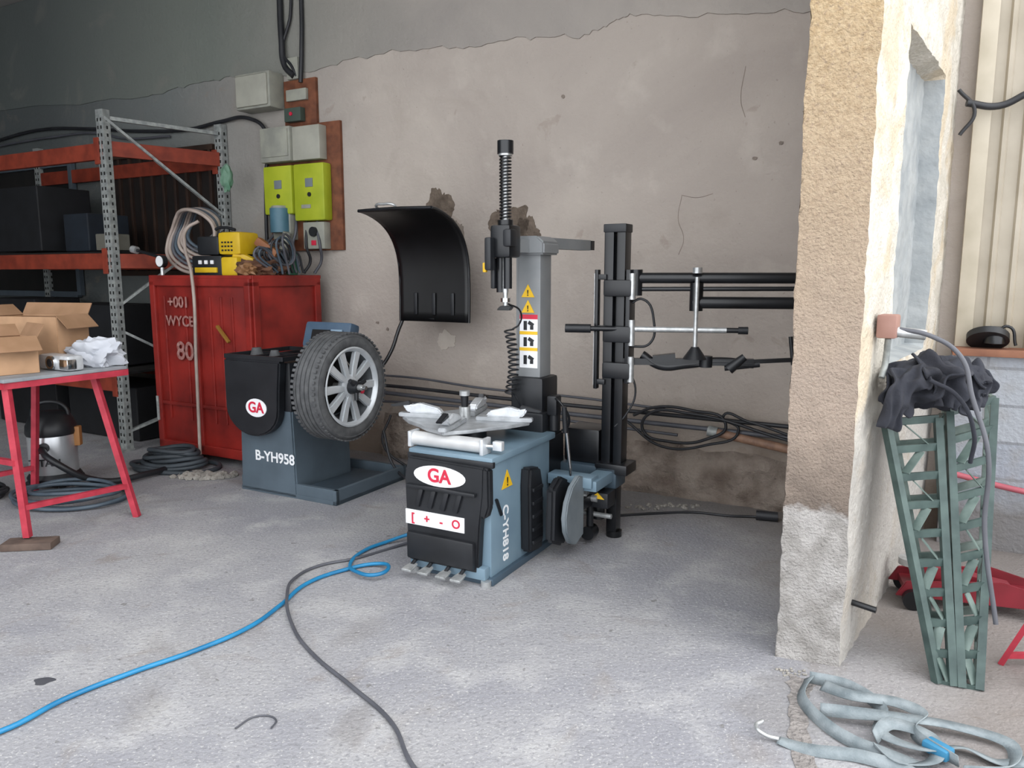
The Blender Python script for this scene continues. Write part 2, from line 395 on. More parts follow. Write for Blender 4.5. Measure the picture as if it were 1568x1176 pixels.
    # column
    prism('column_base',T,[(.58,.60),(.9,.60),(.92,.2),(.66,.2)],.26,blackm,YZ(-.04),.01)
    rng('column_bracket',T,-.02,.22,.62,.86,.60,.74,black,.015)
    rng('column',T,.03,.17,.685,.825,.70,1.68,colg,.012)
    rng('column_flange',T,.012,.03,.70,.81,.72,1.60,colg,.004)
    rng('column_base_cover',T,.0,.2,.655,.86,.70,.93,black,.02)
    for i,z in enumerate((1.40,1.315)):
        prism('column_warning_%d'%i,T,[(.055,z-.03),(.135,z-.03),(.095,z+.04)],.003,yel,XZ(.681))
        text('column_warning_mark_%d'%i,T,'!',.045,black,FR(.095,.680,z-.008),.001)
    rng('danger_sticker',T,.045,.155,.681,.685,.98,1.275,white,0)
    rng('danger_header',T,.045,.155,.6805,.684,1.25,1.275,redl,0)
    for i,z in enumerate((1.165,1.075)): rng('danger_divider_%d'%i,T,.045,.155,.6795,.683,z,z+.018,yel,0)
    for i,z in enumerate((1.215,1.125,1.025)):
        multi('danger_picto_%d'%i,T,[((.08,.6795,z),(.02,.002,.05)),((.115,.6795,z+.01),(.035,.002,.02),eul(0,30,0)),((.12,.6795,z-.012),(.02,.002,.02))],black)
    # head and arm
    prism('column_head',T,[(-.0,1.60),(.2,1.60),(.2,1.665),(.16,1.70),(.03,1.70),(-.02,1.67)],.20,colg,XZ(.66),.01)
    bars('swing_arm',T,[((.052,.46,1.645),(.10,.82,1.645),.07,.07),((.13,.80,1.665),(.20,1.24,1.665),.065,.06)],colg)
    bars('arm_end',T,[((.205,1.24,1.665),(.208,1.28,1.665),.062,.055)],black)
    # spindle
    S=(.055,.50)
    box('spindle_block',T,(S[0],S[1],1.665),(.12,.13,.17),blackm,.02)
    cyl('spindle_collar',T,(*S,1.74),(*S,1.775),.04,blackm)
    cyl('spindle_rod',T,(*S,1.40),(*S,2.13),.016,steel)
    h=[]
    for i in range(20*10+1):
        a=2*math.pi*i/10; h.append((S[0]+.028*math.cos(a),S[1]+.028*math.sin(a),1.775+.33*i/200))
    tube('return_spring',T,h,.0045,blackm)
    cyl('spindle_cap',T,(*S,2.11),(*S,2.175),.042,blackm)
    cyl('spindle_washer',T,(*S,2.10),(*S,2.115),.036,steel)
    box('lock_handle',T,(S[0]-.05,S[1]-.08,1.60),(.04,.05,.17),black,.012)
    box('lock_head',T,(S[0]+.055,S[1]-.05,1.68),(.05,.08,.09),black,.015)
    cyls('guide_tubes',T,[((S[0]-.03,S[1],1.40),(S[0]-.03,S[1],1.60),.022),((S[0]+.025,S[1]-.02,1.42),(S[0]+.025,S[1]-.02,1.60),.022)],blackm)
    rng('guide_shroud',T,S[0]-.075,S[0]-.05,S[1]-.03,S[1]+.03,1.42,1.58,black,.006)
    box('lock_knob',T,(S[0]-.09,S[1]-.06,1.53),(.02,.02,.05),yel,.005)
    cyl('tool_shaft',T,(*S,1.33),(*S,1.42),.013,steel)
    cyl('tool_collar',T,(*S,1.35),(*S,1.37),.026,chrome)
    prism('mount_tool',T,[(-.05,0),(.03,0),(.045,.02),(.0,.028),(-.03,.022)],.03,blackm,axes((S[0],S[1]-.015,1.305),(1,0,0),(0,0,1),(0,1,0)),.004)
    h=[]
    for i in range(13*8+1):
        a=2*math.pi*i/8; h.append((.02+.026*math.cos(a)+.03*math.sin(i/104*3),.60+.026*math.sin(a),1.20-.36*i/104))
    tube('coiled_air_hose',T,[(.07,.5,1.34),(.10,.58,1.3),(.07,.62,1.22)]+h+[(.07,.62,.80),(.08,.66,.72)],.005,black)
    # valve/regulator right of column
    box('pedal_valve',T,(.25,.70,.78),(.06,.07,.11),black,.012); cyl('regulator_bowl',T,(.25,.70,.64),(.25,.70,.73),.026,black)
    tube('valve_hose',T,[(.25,.68,.83),(.31,.66,.80),(.34,.70,.68),(.30,.70,.64)],.007,blackm)
    # rear beam to assist tower
    rng('rear_beam',T,-.05,.56,.86,1.02,.30,.42,mat('dk_blue2','#35444f','#42525e',rough=.4),.01)
    rng('air_tank_cover',T,.22,.44,.90,1.10,.42,.62,blackm,.02)
    rng('side_beam',T,.26,.52,.60,.70,.36,.42,blue,.008)
    rng('beam_link',T,.44,.54,.62,1.0,.34,.40,blue,.008)
    X,Y=.514,.942
    rng('tower_foot',T,.43,.62,.86,1.03,.38,.44,blackm,.008)
    rng('tower_leg',T,.49,.55,.90,.98,.03,.38,blackm,.006)
    cyl('tower_foot_pad',T,(X+.01,Y,0),(X+.01,Y,.035),.045,blackm)
    box('bracket',T,(.50,.80,.26),(.12,.12,.09),black,.012)
    prism('bracket_warning',T,[(.455,.27),(.54,.27),(.5,.305)],.004,yel,XZ(.737))
    cyls('caster_arm',T,[((.44,.78,.22),(.44,.78,.08),.02),((.44,.74,.06),(.44,.82,.06),.04)],blackm)
    cyl('adjust_rod',T,(.38,.80,.16),(.56,.80,.16),.014,steel)
    rng('tower_left_rail',T,X-.06,X-.005,Y-.05,Y+.05,.42,1.75,blackm,.006)
    rng('tower_right_rail',T,X+.01,X+.06,Y-.045,Y+.05,.42,1.74,blackm,.006)
    rng('tower_web',T,X-.02,X+.03,Y,Y+.04,.42,1.70,black,.003)
    rng('tower_cap',T,X-.065,X+.065,Y-.055,Y+.055,1.72,1.765,black,.006)
    rng('side_strip',T,X-.105,X-.085,Y-.07,Y-.03,.86,1.52,blackm,.003)
    rng('side_strip_scale',T,X-.108,X-.104,Y-.066,Y-.034,.88,1.50,steel,0)
    for z in (.9,1.2,1.48): box('strip_mount',T,(X-.07,Y-.05,z),(.06,.03,.03),blackm,.004)
    for i,z in enumerate((1.42,1.17,.97)):
        box('carriage_%d'%i,T,(X+.03,Y-.06,z),(.16,.05,.09),blackm,.012)
        cyl('carriage_roller_%d'%i,T,(X+.11,Y-.06,z-.06),(X+.11,Y-.06,z+.08),.018,steel)
    rng('carriage_back',T,X+.075,X+.10,Y-.07,Y+.02,.9,1.52,blackm,.004)
    d=Vector((.957,.29,0))
    def at(l,z,o=0): return (X+d.x*l+.29*o,Y-.05+d.y*l-.957*o,z)
    cyls('assist_arms',T,[(at(.08,1.475),at(1.05,1.475),.029),(at(.42,1.345),at(1.06,1.345),.032),(at(.08,1.415),at(1.0,1.42),.012)],blackm)
    cyls('arm_joints',T,[(at(.12,1.38),at(.12,1.52),.034),(at(.44,1.30),at(.44,1.45),.036)],blackm)
    cyls('press_handle',T,[(at(-.24,1.20,.03),at(.68,1.20,.03),.014)],blackm)
    cyls('press_handle_sleeve',T,[(at(.1,1.20,.03),at(.6,1.20,.03),.0155)],steel)
    cyls('handle_grips',T,[(at(-.26,1.20,.03),at(-.12,1.20,.03),.024),(at(.66,1.20,.03),at(.71,1.20,.03),.02)],black)
    cyls('arm_vertical_rod',T,[(at(.44,1.06,.04),at(.44,1.48,.04),.012)],steel)
    cyls('press_foot',T,[(at(.44,1.11,.04),at(.44,1.045,.04),.02,.065)],black)
    cyl('rod_knob',T,at(.44,1.50,.04),at(.44,1.53,.04),.025,steel)
    tube('lower_arm_curve',T,[at(.16,1.06),at(.26,1.00),at(.40,1.01),at(.55,1.03),at(.75,1.02)],.024,blackm)
    bars('lower_arm',T,[(at(.06,1.02),at(.75,1.03),.045,.035),(at(.22,1.035),at(.34,1.05),.06,.04),(at(.70,1.03),at(.98,1.05),.022,.022)],blackm)
    cyls('lower_roller',T,[(at(.50,1.0,.02),at(.50,1.06,.02),.035),(at(.62,.99,.02),at(.70,1.06,.02),.03,.02)],black)
    cyls('lower_hook',T,[(at(.95,1.02),at(.93,1.17),.011),(at(.98,1.05),at(1.0,1.10),.014),(at(.60,.995),at(.78,1.02),.016)],black)
    tube('arm_hose',T,[at(.08,1.33),at(.16,1.36),at(.22,1.24),at(.2,1.12),at(.1,1.10)],.007,black)
    tube('tower_hose',T,[at(.08,1.0),at(.13,.85),at(.08,.72),at(.02,.65)],.006,black)
tyre_changer()

# ---------- wheel balancer
def balancer():
    O=empty('wheel_balancer',(-1.9,5.18,0),RZ)
    prism('pedestal',O,[(0,.0),(.52,.0),(.50,.60),(.02,.60)],.56,slate,XZ(0),.01)
    multi('base_tray',O,[((.43,.02,.05),(.86,.03,.10)),((.845,.38,.05),(.03,.76,.10)),((.43,.75,.05),(.86,.03,.10)),((.43,.38,.015),(.86,.76,.03))],slate,.003)
    rng('tray_insert',O,.54,.80,.10,.62,.03,.075,mat('tray_dark','#2f3a43','#384550'),.01)
    text('lettering',O,'B-YH958',.098,white,FR(.33,-.002,.26),.001)
    # black head
    pts=[(-.04,.93),(-.04,.62)]
    for i in range(13):
        a=math.pi+math.pi*i/12; pts.append((.205+.245*math.cos(a),.60+.19*math.sin(a)))
    pts+=[(.46,.75),(.48,.93)]
    prism('front_shroud',O,pts,.07,black,XZ(-.07),.012)
    rng('head',O,-.02,.5,-.0,.55,.58,.92,black,.02)
    prism('logo_plate',O,ell(.255,.61,.095,.062),.004,white,XZ(-.074))
    text('logo',O,'GA',.1,redl,FR(.255,-.076,.61),.002)
    multi('weight_tray_rims',O,[((.23,-.05,.945),(.54,.02,.03)),((.23,.54,.945),(.54,.02,.03)),((-.03,.25,.945),(.02,.6,.03)),((.49,.25,.945),(.02,.6,.03)),((.16,.25,.94),(.015,.58,.02)),((.33,.25,.94),(.015,.58,.02)),((.23,.25,.94),(.5,.015,.02))],black,.003)
    cyls('cone_adapters',O,[((.08,.12,.92),(.08,.12,.99),.05,.03),((.25,.12,.92),(.25,.12,.98),.045,.025)],rub)
    box('display_housing',O,(.46,.45,1.06),(.42,.10,.19),mat('display_blue','#43566a','#4d6175',rough=.4),.025,eul(-18,0,0))
    box('display_screen',O,(.42,.39,1.075),(.16,.01,.07),dark,.003,eul(-18,0,0))
    box('display_keys',O,(.56,.39,1.075),(.10,.01,.08),mat('key_grey','#7e94a6'),.003,eul(-18,0,0))
    rng('display_neck',O,.3,.5,.40,.52,.9,.98,black,.01)
    # shaft & wheel
    cy,cz=.14,.770; x0=.70
    MX=axes((x0,cy,cz),(0,1,0),(0,0,1),(1,0,0))
    cyl('shaft_housing',O,(.45,cy,cz),(.62,cy,cz),.09,slate,.06)
    cyl('shaft',O,(.58,cy,cz),(.99,cy,cz),.02,steel)
    R=.355
    pr=[(.238,.012),(.255,.0),(.30,-.004),(.328,.006),(.342,.02)]
    w=.215
    for g in (.055,.09,.125,.16): pr+=[(R,g-.012),(R,g-.005),(R-.010,g-.003),(R-.010,g+.003),(R,g+.005)]
    pr+=[(R,.186),(.345,w-.02),(.335,w-.008),(.328,w-.002),(.322,w-.004),(.30,w+.004),(.278,w+.0),(.266,w-.006),(.258,w-.014),(.24,w-.03),(.238,.012)]
    lathe('tyre',O,pr,rub,MX,96)
    bm=bmesh.new()
    for i in range(64):
        a=2*math.pi*i/64
        for zz in (.024,.192):
            M=MX@Matrix.Rotation(a,4,'Z')
            r=bmesh.ops.create_cube(bm,size=1); bmesh.ops.transform(bm,matrix=M@Matrix.Translation((R-.004,0,zz))@Matrix.Diagonal((.010,.018,.026,1)),verts=r['verts'])
    add('tread_blocks',bm,O,rub)
    rimm=mat('rim_silver','#b9bec2','#cfd3d6',rough=.32,metal=.3)
    rimd=mat('rim_barrel_dark','#4c4f52','#5c5f62',rough=.45,metal=.3)
    lathe('rim_barrel',O,[(.242,.02),(.225,.03),(.20,.05),(.20,.12),(.225,.165),(.236,.19)],rimd,MX,64)
    lathe('rim_lip',O,[(.236,.188),(.248,w-.012),(.262,w-.003),(.252,w+.001),(.240,w-.008),(.230,w-.026),(.232,.186)],rimm,MX,64)
    lathe('rim_back',O,[(0,.05),(.19,.05),(.19,.055),(0,.056)],dark,MX,40)
    for i in range(5):
        for sgn in(-1,1):
            M=MX@Matrix.Rotation(2*math.pi*i/5+.3,4,'Z')
            prism('spoke',O,[(.045,sgn*.003),(.05,sgn*.045),(.13,sgn*.070),(.240,sgn*.112),(.246,sgn*.055),(.13,sgn*.020)],.035,rimm,M@Matrix.Translation((0,0,.162)),.006)
    lathe('hub',O,[(0,.15),(.078,.15),(.080,.188),(.06,.200),(0,.202)],rimm,MX,32)
    cyls('quick_nut',O,[((x0+.195,cy,cz),(x0+.26,cy,cz),.050,.035)],black)
    for i in range(3):
        a=2.1*i+.4
        cyl('nut_lever',O,(x0+.24,cy,cz),(x0+.245,cy+.085*math.cos(a),cz+.085*math.sin(a)),.014,black)
    cyl('shaft_tip',O,(x0+.26,cy,cz),(x0+.32,cy,cz),.013,chrome)
    cyls('lug_marks',O,[((x0+.2,cy+.1,cz-.04),(x0+.208,cy+.1,cz-.04),.018)],redl)
    # raised wheel guard
    pf=[(.95,1.15),(.955,1.3),(.955,1.45),(.945,1.57),(.915,1.67),(.86,1.76),(.78,1.83),(.68,1.88),(.55,1.915),(.50,1.92)]
    bm=bmesh.new(); vs=[]
    for (y,z) in pf:
        row=[]
        for i in range(9):
            t=i/8; ex=.02*(4*t*(1-t))
            row.append(bm.verts.new((.70+.60*t,y+ex*.5,z)))
        vs.append(row)
    for a,b in zip(vs,vs[1:]):
        for i in range(8): bm.faces.new((a[i],a[i+1],b[i+1],b[i]))
    bmesh.ops.subdivide_edges(bm,edges=bm.edges,cuts=1,use_grid_fill=True,smooth=.5)
    g=add('wheel_guard',bm,O,mat('guard_black','#070708','#0e0e10',rough=.45),True)
    sm=g.modifiers.new('s','SOLIDIFY'); sm.thickness=.008
    for x in(.70,1.30): tube('guard_rim_%d'%int(x*100),O,[(x,y,z) for y,z in pf],.010,blackm)
    tube('guard_top_lip',O,[(.70,.50,1.92),(1.0,.49,1.925),(1.30,.50,1.92)],.011,blackm)
    tube('guard_handle',O,[(.85,.53,1.925),(.86,.49,1.95),(.93,.48,1.955),(1.0,.49,1.95),(1.01,.53,1.925)],.009,steel)
    for i in range(3): rng('guard_rib_%d'%i,O,.83+i*.16,.86+i*.16,.938,.95,1.2,1.36,black,.005)
    tube('guard_arm',O,[(1.0,.965,1.17),(.72,.965,1.165),(.70,.95,1.12),(.65,.87,.90),(.60,.8,.8),(.50,.52,.76)],.014,blackm)
    cyl('guard_hinge',O,(.44,.52,.76),(.56,.52,.76),.035,black)
balancer()

# ---------- red cabinet
def cabinet():
    C=empty('red_metal_cabinet',(-2.93,6.22,0),RZ)
    w,d,h=1.13,.72,1.46
    rng('shell',C,0,w,.0,d,.06,h,redc,.012)
    multi('feet',C,[((.08,.06,.03),(.1,.1,.06)),((w-.08,.06,.03),(.1,.1,.06)),((.08,d-.06,.03),(.1,.1,.06)),((w-.08,d-.06,.03),(.1,.1,.06))],redc)
    multi('door_frames',C,[((.03,-.01,.76),(.06,.03,1.36)),((.52,-.01,.76),(.05,.03,1.36)),((w-.03,-.01,.76),(.06,.03,1.36)),((w/2,-.01,h-.03),(w,.03,.06)),((w/2,-.01,.10),(w,.03,.08)),((w/2,-.006,.45),(w,.018,.03))],redc,.008)
    multi('side_frames',C,[((w+.008,.03,.76),(.02,.06,1.36)),((w+.008,d-.03,.76),(.02,.06,1.36)),((w+.008,d/2,h-.03),(.02,d,.06)),((w+.008,d/2,.1),(.02,d,.08))],redc,.006)
    multi('door_ribs',C,[((x,-.004,.82),(.02,.014,1.0)) for x in(.15,.40,.68,.80,.92)],redc,.006)
    multi('top_lip',C,[((w/2,0,h+.01),(w+.02,.03,.03)),((w/2,d,h+.01),(w+.02,.03,.03)),((0,d/2,h+.01),(.03,d,.03)),((w,d/2,h+.01),(.03,d,.03))],redc,.005)
    wh=mat('worn_white_lettering','#8f5048','#b08a84',scale=30)
    text('lettering_a',C,'+001',.12,wh,FR(.33,-.02,1.27),.001)
    text('lettering_b',C,'WYCE',.115,wh,FR(.34,-.02,1.12),.001)
    text('lettering_c',C,'80',.2,wh,FR(.38,-.02,.88),.001)
    bars('handle',C,[((.78,-.035,1.1),(.90,-.035,.98),.02,.02)],mat('ochre','#8a6426'))
    cyl('hinge',C,(.02,-.03,.3),(.02,-.03,.5),.012,galv)
cabinet()
def CW(x,y,z): return (-2.93+.88*x+.475*y,6.22-.475*x+.88*y,z)
# pale pipe leaning on cabinet
tube('standing_pipe',None,[CW(.63,-.14,.0),CW(.60,-.10,.8),CW(.57,-.07,1.5),CW(.50,-.06,1.72),CW(.46,0,1.84),CW(.54,.05,1.90)],.013,pale)
# coil
Hh=empty('coiled_welding_hose',CW(.32,.20,1.49),RZ)
for i in range(8):
    tube('turn_%d'%i,Hh,[(.27*math.cos(a)*(1-i*.05),.02*i-.06+.03*math.sin(3*a),.26+.015*i+.25*math.sin(a)*(1-i*.05)) for a in [2*math.pi*j/14 for j in range(14)]],.014,(pale,pale,hosek,hoseg)[i%4],True)
Wd=empty('welding_inverter',CW(.68,.16,1.475),RZ+.1)
yb=mat('charger_yellow','#c09d14','#d2b01e',rough=.45)
rng('lower_unit',Wd,-.24,.06,-.10,.14,.0,.16,black,.015); rng('lower_unit_end',Wd,.06,.22,-.11,.15,.0,.15,yb,.02)
rng('upper_unit',Wd,-.20,.02,-.08,.12,.165,.31,black,.02); rng('upper_unit_end',Wd,.02,.24,-.09,.13,.165,.34,yb,.03)
rng('face_trim',Wd,-.2,.02,-.115,-.10,.03,.07,yb,.003)
multi('vents',Wd,[((.07+.03*i,-.093,.20+.03*j),(.015,.006,.012)) for i in range(4) for j in range(3)],black)
multi('dials',Wd,[((-.15+.06*i,-.105,.11),(.03,.012,.03)) for i in range(3)],white,.004)
tube('carry_handle',Wd,[(-.12,.02,.31),(-.1,.02,.36),(.0,.02,.38),(.1,.02,.36)],.012,black)
Cl=empty('tool_clutter',CW(.98,.28,1.475),RZ)
blob('rag_pile',Cl,(-.02,.0,.06),(.15,.2,.10),mat('brown_rag','#4c3325','#6d4c39',rough=.9),.5,2.5,2,4,0)
blob('glove',Cl,(.02,-.2,.05),(.08,.06,.05),mat('glove_tan','#7f5c3d'),.5,3,5,3,0)
box('grinder_body',Cl,(-.08,-.12,.14),(.18,.06,.07),yb,.02,eul(10,25,30))
box('grinder_head',Cl,(.02,-.06,.19),(.08,.07,.06),black,.02,eul(10,25,30))
box('drill_body',Cl,(.06,-.02,.22),(.2,.07,.07),mat('brass_orange','#7a4a2a','#8c5832'),.02,eul(0,35,20))
cyl('spray_can',Cl,(-.16,.02,.0),(-.16,.02,.2),.03,black); cyl('spray_cap',Cl,(-.16,.02,.2),(-.16,.02,.23),.02,yb)
for i in range(9):
    tube('loose_cable_%d'%i,Cl,[(-.2+.05*i,-.1+.02*i,.02),(-.1+.04*i,.0,.16+.02*i),(.05+.015*i,.12,.1),(.1,.22-.05*i,.2),(.12,.3-.04*i,.03)],.009,(hosek2,hoseg,hosek)[i%3])
box('tin_green',Cl,(.06,.2,.1),(.1,.1,.18),mat('green_tin','#2f5a45'),.01)
G=empty('pressure_gauge_hose',CW(.07,-.02,1.475),RZ)
cyl('gauge_body',G,(.06,.05,.12),(.06,.01,.12),.05,black); cyl('gauge_face',G,(.06,.009,.12),(.06,.006,.12),.042,white)
cyl('stand_pipe',G,(.06,.03,.0),(.06,.03,.08),.015,steel); cyl('side_pipe',G,(.06,.03,.15),(-.25,-.0,.22),.012,blackm)
cyl('nut',G,(-.2,.005,.21),(-.25,.0,.22),.03,steel)

# ---------- shelving rack
def rack():
    K=empty('pallet_rack',(0,0,0),0)
    F=Vector((-3.31,6.33,0));Rr=Vector((-2.60,6.955,0)); dl=Vector((-.88,.475,0))
    H=2.80
    L=2.75
    for nm,P in(('front_post',F),('rear_post',Rr),('far_front_post',F+dl*L),('far_rear_post',Rr+dl*L)):
        bm=bmesh.new(); q=Matrix.Rotation(RZ,3,'Z')
        c=P+Vector((0,0,H/2)); 
        bbox(bm,c,(.085,.006,H),q); 
        for sx in(-.042,.042): bbox(bm,c+q@Vector((sx,.03,0)),(.006,.06,H),q)
        add(nm,bm,K,galv)
        bm=bmesh.new()
        z=.08
        while z<H-.03:
            for sx in(-.02,.02): bbox(bm,P+q@Vector((sx,-.0045,z)),(.012,.004,.025),q)
            bbox(bm,P+q@Vector((.0465,.03,z)),(.004,.012,.025),q)
            z+=.06
        add(nm+'_slots',bm,K,dark)
        multi(nm+'_foot',K,[((P.x,P.y,.01),(.12,.12,.02),q)],galv)
    def beam(nm,P,z,h=.13):
        q=Matrix.Rotation(RZ,3,'Z')
        multi(nm,K,[(P+dl*(L/2)+Vector((0,0,z))+q@Vector((0,.03,0)),(L,.045,h),q),(P+dl*.05+Vector((0,0,z))+q@Vector((0,-.005,0)),(.06,.02,h+.08),q)],orange,.004)
    for i,z in enumerate((.57,1.60,2.48)):
        beam('front_beam_%d'%i,F,z); beam('rear_beam_%d'%i,Rr,z)
    m=(F+Rr)/2; dd=(Rr-F); an=math.atan2(dd.y,dd.x); q=Matrix.Rotation(an,3,'Z')
    multi('end_beams',K,[(m+Vector((0,0,z)),(dd.length,.03,.12),q) for z in(1.60,2.50)],orange,.004)
    bars('end_bracing',K,[(F+Vector((0,0,2.74)),Rr+Vector((0,0,2.72)),.03,.03),(F+Vector((.03,0,2.74)),Rr+Vector((0,0,2.02)),.04,.02),(F+Vector((0,0,1.2)),Rr+Vector((0,0,1.9)),.04,.02),(F+Vector((0,0,1.05)),Rr+Vector((0,0,.5)),.04,.02),(F+Vector((0,0,.15)),Rr+Vector((0,0,.45)),.05,.02)],galv)
    q=Matrix.Rotation(RZ,3,'Z')
    for i,z in enumerate((.65,1.675)):
        multi('deck_%d'%i,K,[((F+Rr)/2+dl*(L/2+.1)+Vector((0,0,z)),(L-.25,.62,.02),q)],dark)  # near-black decks stand in for the shaded space of the rack
    return K
rack()
def RW(l,d,z): # along rack to left l, depth d
    return (-3.28-.88*l+.475*d,6.34+.475*l+.88*d,z)
Cr=empty('storage_crates',(0,0,0),0)
q=Matrix.Rotation(RZ,3,'Z')
multi('shade_crates',Cr,[(RW(1.55,.35,1.69+.30),(.75,.5,.58),q),(RW(.8,.45,.67+.28),(.9,.45,.54),q),(RW(1.9,.4,.67+.3),(.8,.45,.58),q),(RW(.7,.5,.25),(1.0,.5,.48),q),(RW(1.9,.5,.25),(1.0,.5,.48),q)],mat('crate_black','#0c0d10','#16171b'),.01)  # black boxes put in to fill the rack's shaded space
multi('pale_carton',Cr,[(RW(.32,.22,1.69+.075),(.18,.2,.14),q)],mat('carton_pale','#5f5d54','#706e65'),.01)
Cr2=empty('storage_bin',(0,0,0),0)
multi('bin_blue',Cr2,[(RW(.80,.4,1.69+.17),(.35,.4,.33),q)],mat('bin_blue','#141a22','#1c242e'),.01)
# dark slatted window on wall
wv=wallemp('window_1')
rng('recess',wv,-4.6,-3.02,-.03,-.005,1.5,2.62,mat('dark_brown_pane','#130e0c','#1f1613'),0)
multi('slats',wv,[((-4.5+.16*i,-.045,2.06),(.03,.03,1.1)) for i in range(10)]+[((-3.81,-.045,1.5),(1.6,.04,.05)),((-3.81,-.045,2.62),(1.6,.04,.05))],mat('slat_brown','#261812','#352319'),.003)
wv=wallemp('window_2')
rng('pane',wv,-7.4,-5.15,-.03,-.005,1.3,2.6,dark,0)
multi('frame',wv,[((-5.12,-.04,1.95),(.06,.05,1.36)),((-6.3,-.04,2.62),(2.3,.05,.06)),((-6.3,-.04,1.28),(2.3,.05,.06))],mat('frame_blue_grey','#4b545c'),.003)
blob('hanging_bag',None,RW(-.62,.66,2.30),(.05,.04,.11),mat('bag_green2','#4f7a60','#7f9888'),.3,3,1,3)

# ---------- electrical panel on wall
def elec():
    P=wallemp('electrical_panel')
    rng('backboard',P,-2.36,-1.56,-.03,-.0,1.69,2.72,wood,.004)
    rng('fuse_box_left',P,-2.34,-2.0,-.14,-.03,2.42,2.70,boxg,.012); rng('fuse_box_right',P,-1.995,-1.70,-.12,-.03,2.42,2.69,mat('box_pale','#9a998e','#a9a89c'),.01)
    rng('fuse_box_lid',P,-2.32,-2.02,-.15,-.135,2.46,2.68,boxg,.006)
    rng('meter_left',P,-2.33,-2.01,-.13,-.03,1.99,2.39,lime,.02); rng('meter_right',P,-1.99,-1.66,-.13,-.03,1.93,2.39,lime,.02)
    for i,s in enumerate((-2.17,-1.825)):
        rng('meter_window_%d'%i,P,s-.03,s+.05,-.137,-.128,2.20,2.27,mat('win_dk','#6a7276'),.003)
        cyl('meter_lock_%d'%i,P,(s+.01,-.138,2.14),(s+.01,-.128,2.14),.018,black)
        rng('meter_label_%d'%i,P,s-.08,s+.02,-.136,-.128,2.03,2.06,boxg,.001)
    cyl('socket_blue',P,(-2.15,-.13,1.84),(-2.15,-.13,2.04),.085,mat('socket_blue','#3f6474','#4f7484',rough=.5)); rng('socket_box',P,-2.25,-2.05,-.12,-.03,1.78,2.0,boxg,.01)
    cyl('socket_cap',P,(-2.15,-.13,2.04),(-2.15,-.13,2.06),.065,boxg)
    rng('switch_box',P,-1.92,-1.69,-.11,-.03,1.70,1.92,boxg,.01); cyl('switch_knob',P,(-1.80,-.13,1.84),(-1.80,-.11,1.84),.04,black)
    rng('switch_key',P,-1.83,-1.78,-.115,-.11,1.73,1.77,redl,.001)
    for i in range(5):
        x=-2.28+.12*i
        tube('drop_cable_%d'%i,P,[(x,-.06,1.98),(x+.03,-.10,1.85),(x-.05+.03*i,-.12,1.72),(x+.04,-.08,1.60),(x+.0,-.12,1.50)],.012,hosek2 if i%2 else hosek)
    cyl('plug',P,(-2.10,-.16,1.70),(-2.05,-.16,1.84),.035,boxg)
    rng('upper_board',P,-2.15,-1.80,-.03,-.0,2.72,3.08,wood,.004)
    rng('upper_switch',P,-2.10,-1.88,-.06,-.03,2.91,3.0,boxg,.005)
    rng('upper_breaker',P,-2.10,-1.92,-.09,-.03,2.74,2.85,mat('breaker_green','#3d4a42'),.008); cyl('breaker_led',P,(-2.02,-.1,2.80),(-2.02,-.09,2.80),.015,redl)
    rng('junction_box',P,-2.57,-2.17,-.17,-.0,2.86,3.15,boxg,.02); rng('junction_box_lid',P,-2.55,-2.19,-.185,-.165,2.88,3.13,MC['box_pale'],.015)
    rng('top_bracket',P,-2.08,-1.96,-.06,0,3.08,3.25,boxg,.005)
elec()
cb=wallemp('wall_cable')
tube('riser_1',cb,[(-2.14,-.03,4.28),(-2.15,-.03,3.8),(-2.13,-.05,3.4),(-2.10,-.06,3.2),(-2.0,-.06,3.1)],.026,hosek2)
tube('riser_2',cb,[(-1.93,-.03,4.28),(-1.92,-.03,3.6),(-1.93,-.04,3.25),(-1.95,-.04,3.05)],.018,hosek2)
tube('riser_3',cb,[(-2.06,-.03,4.28),(-2.04,-.03,3.6),(-2.12,-.05,3.3),(-2.02,-.06,3.18),(-1.98,-.05,3.1)],.013,hosek2)
cb2=wallemp('wall_cable')
tube('run_1',cb2,[(-6.6,-.03,2.93),(-5.6,-.03,2.99),(-4.8,-.03,2.93),(-4,-.03,2.84),(-3.3,-.03,2.80),(-2.9,-.03,2.83),(-2.55,-.05,2.82),(-2.36,-.05,2.70),(-2.38,-.05,2.3),(-2.40,-.05,1.8),(-2.38,-.06,1.55)],.016,hosek2)
tube('run_2',cb2,[(-6.6,-.03,2.88),(-5.5,-.03,2.90),(-4.6,-.03,2.87),(-4.3,-.03,2.8),(-3.6,-.03,2.76)],.012,hosek)
# hole patches
hp=wallemp('trim_4')
def patch(nm,s,z,rx,rz,m,sd):
    pts=[(s+rx*math.cos(a)*(1+.45*noise.noise(Vector((math.cos(a)*1.5,math.sin(a)*1.5,sd)))+.2*noise.noise(Vector((math.cos(a)*6,math.sin(a)*6,sd)))),z+rz*math.sin(a)*(1+.45*noise.noise(Vector((math.cos(a)*1.5,math.sin(a)*1.5,sd+5.5)))+.2*noise.noise(Vector((math.cos(a)*6,math.sin(a)*6,sd))))) for a in [2*math.pi*i/60 for i in range(60)]]
    prism(nm,hp,pts,.006,m,XZ(-.006),smooth=False)
hol=mat('broken_render','#564b41','#74675b',scale=10,rough=.95,bump=1,bscale=30)
hol2=mat('wall_chip','#7a7067','#8d8177',scale=10,rough=.95)
patch('hole_a',-.02,1.86,.17,.15,hol,1.3); patch('hole_b',-.63,1.96,.12,.18,hol,2.3); patch('fill_a',-.58,.98,.09,.07,mat('pale_fill','#b3a99e','#c3baaf'),3.3)
patch('hole_c',.12,1.78,.09,.12,hol,4.3); patch('stain_b',-.5,1.75,.10,.16,hol2,6.3)
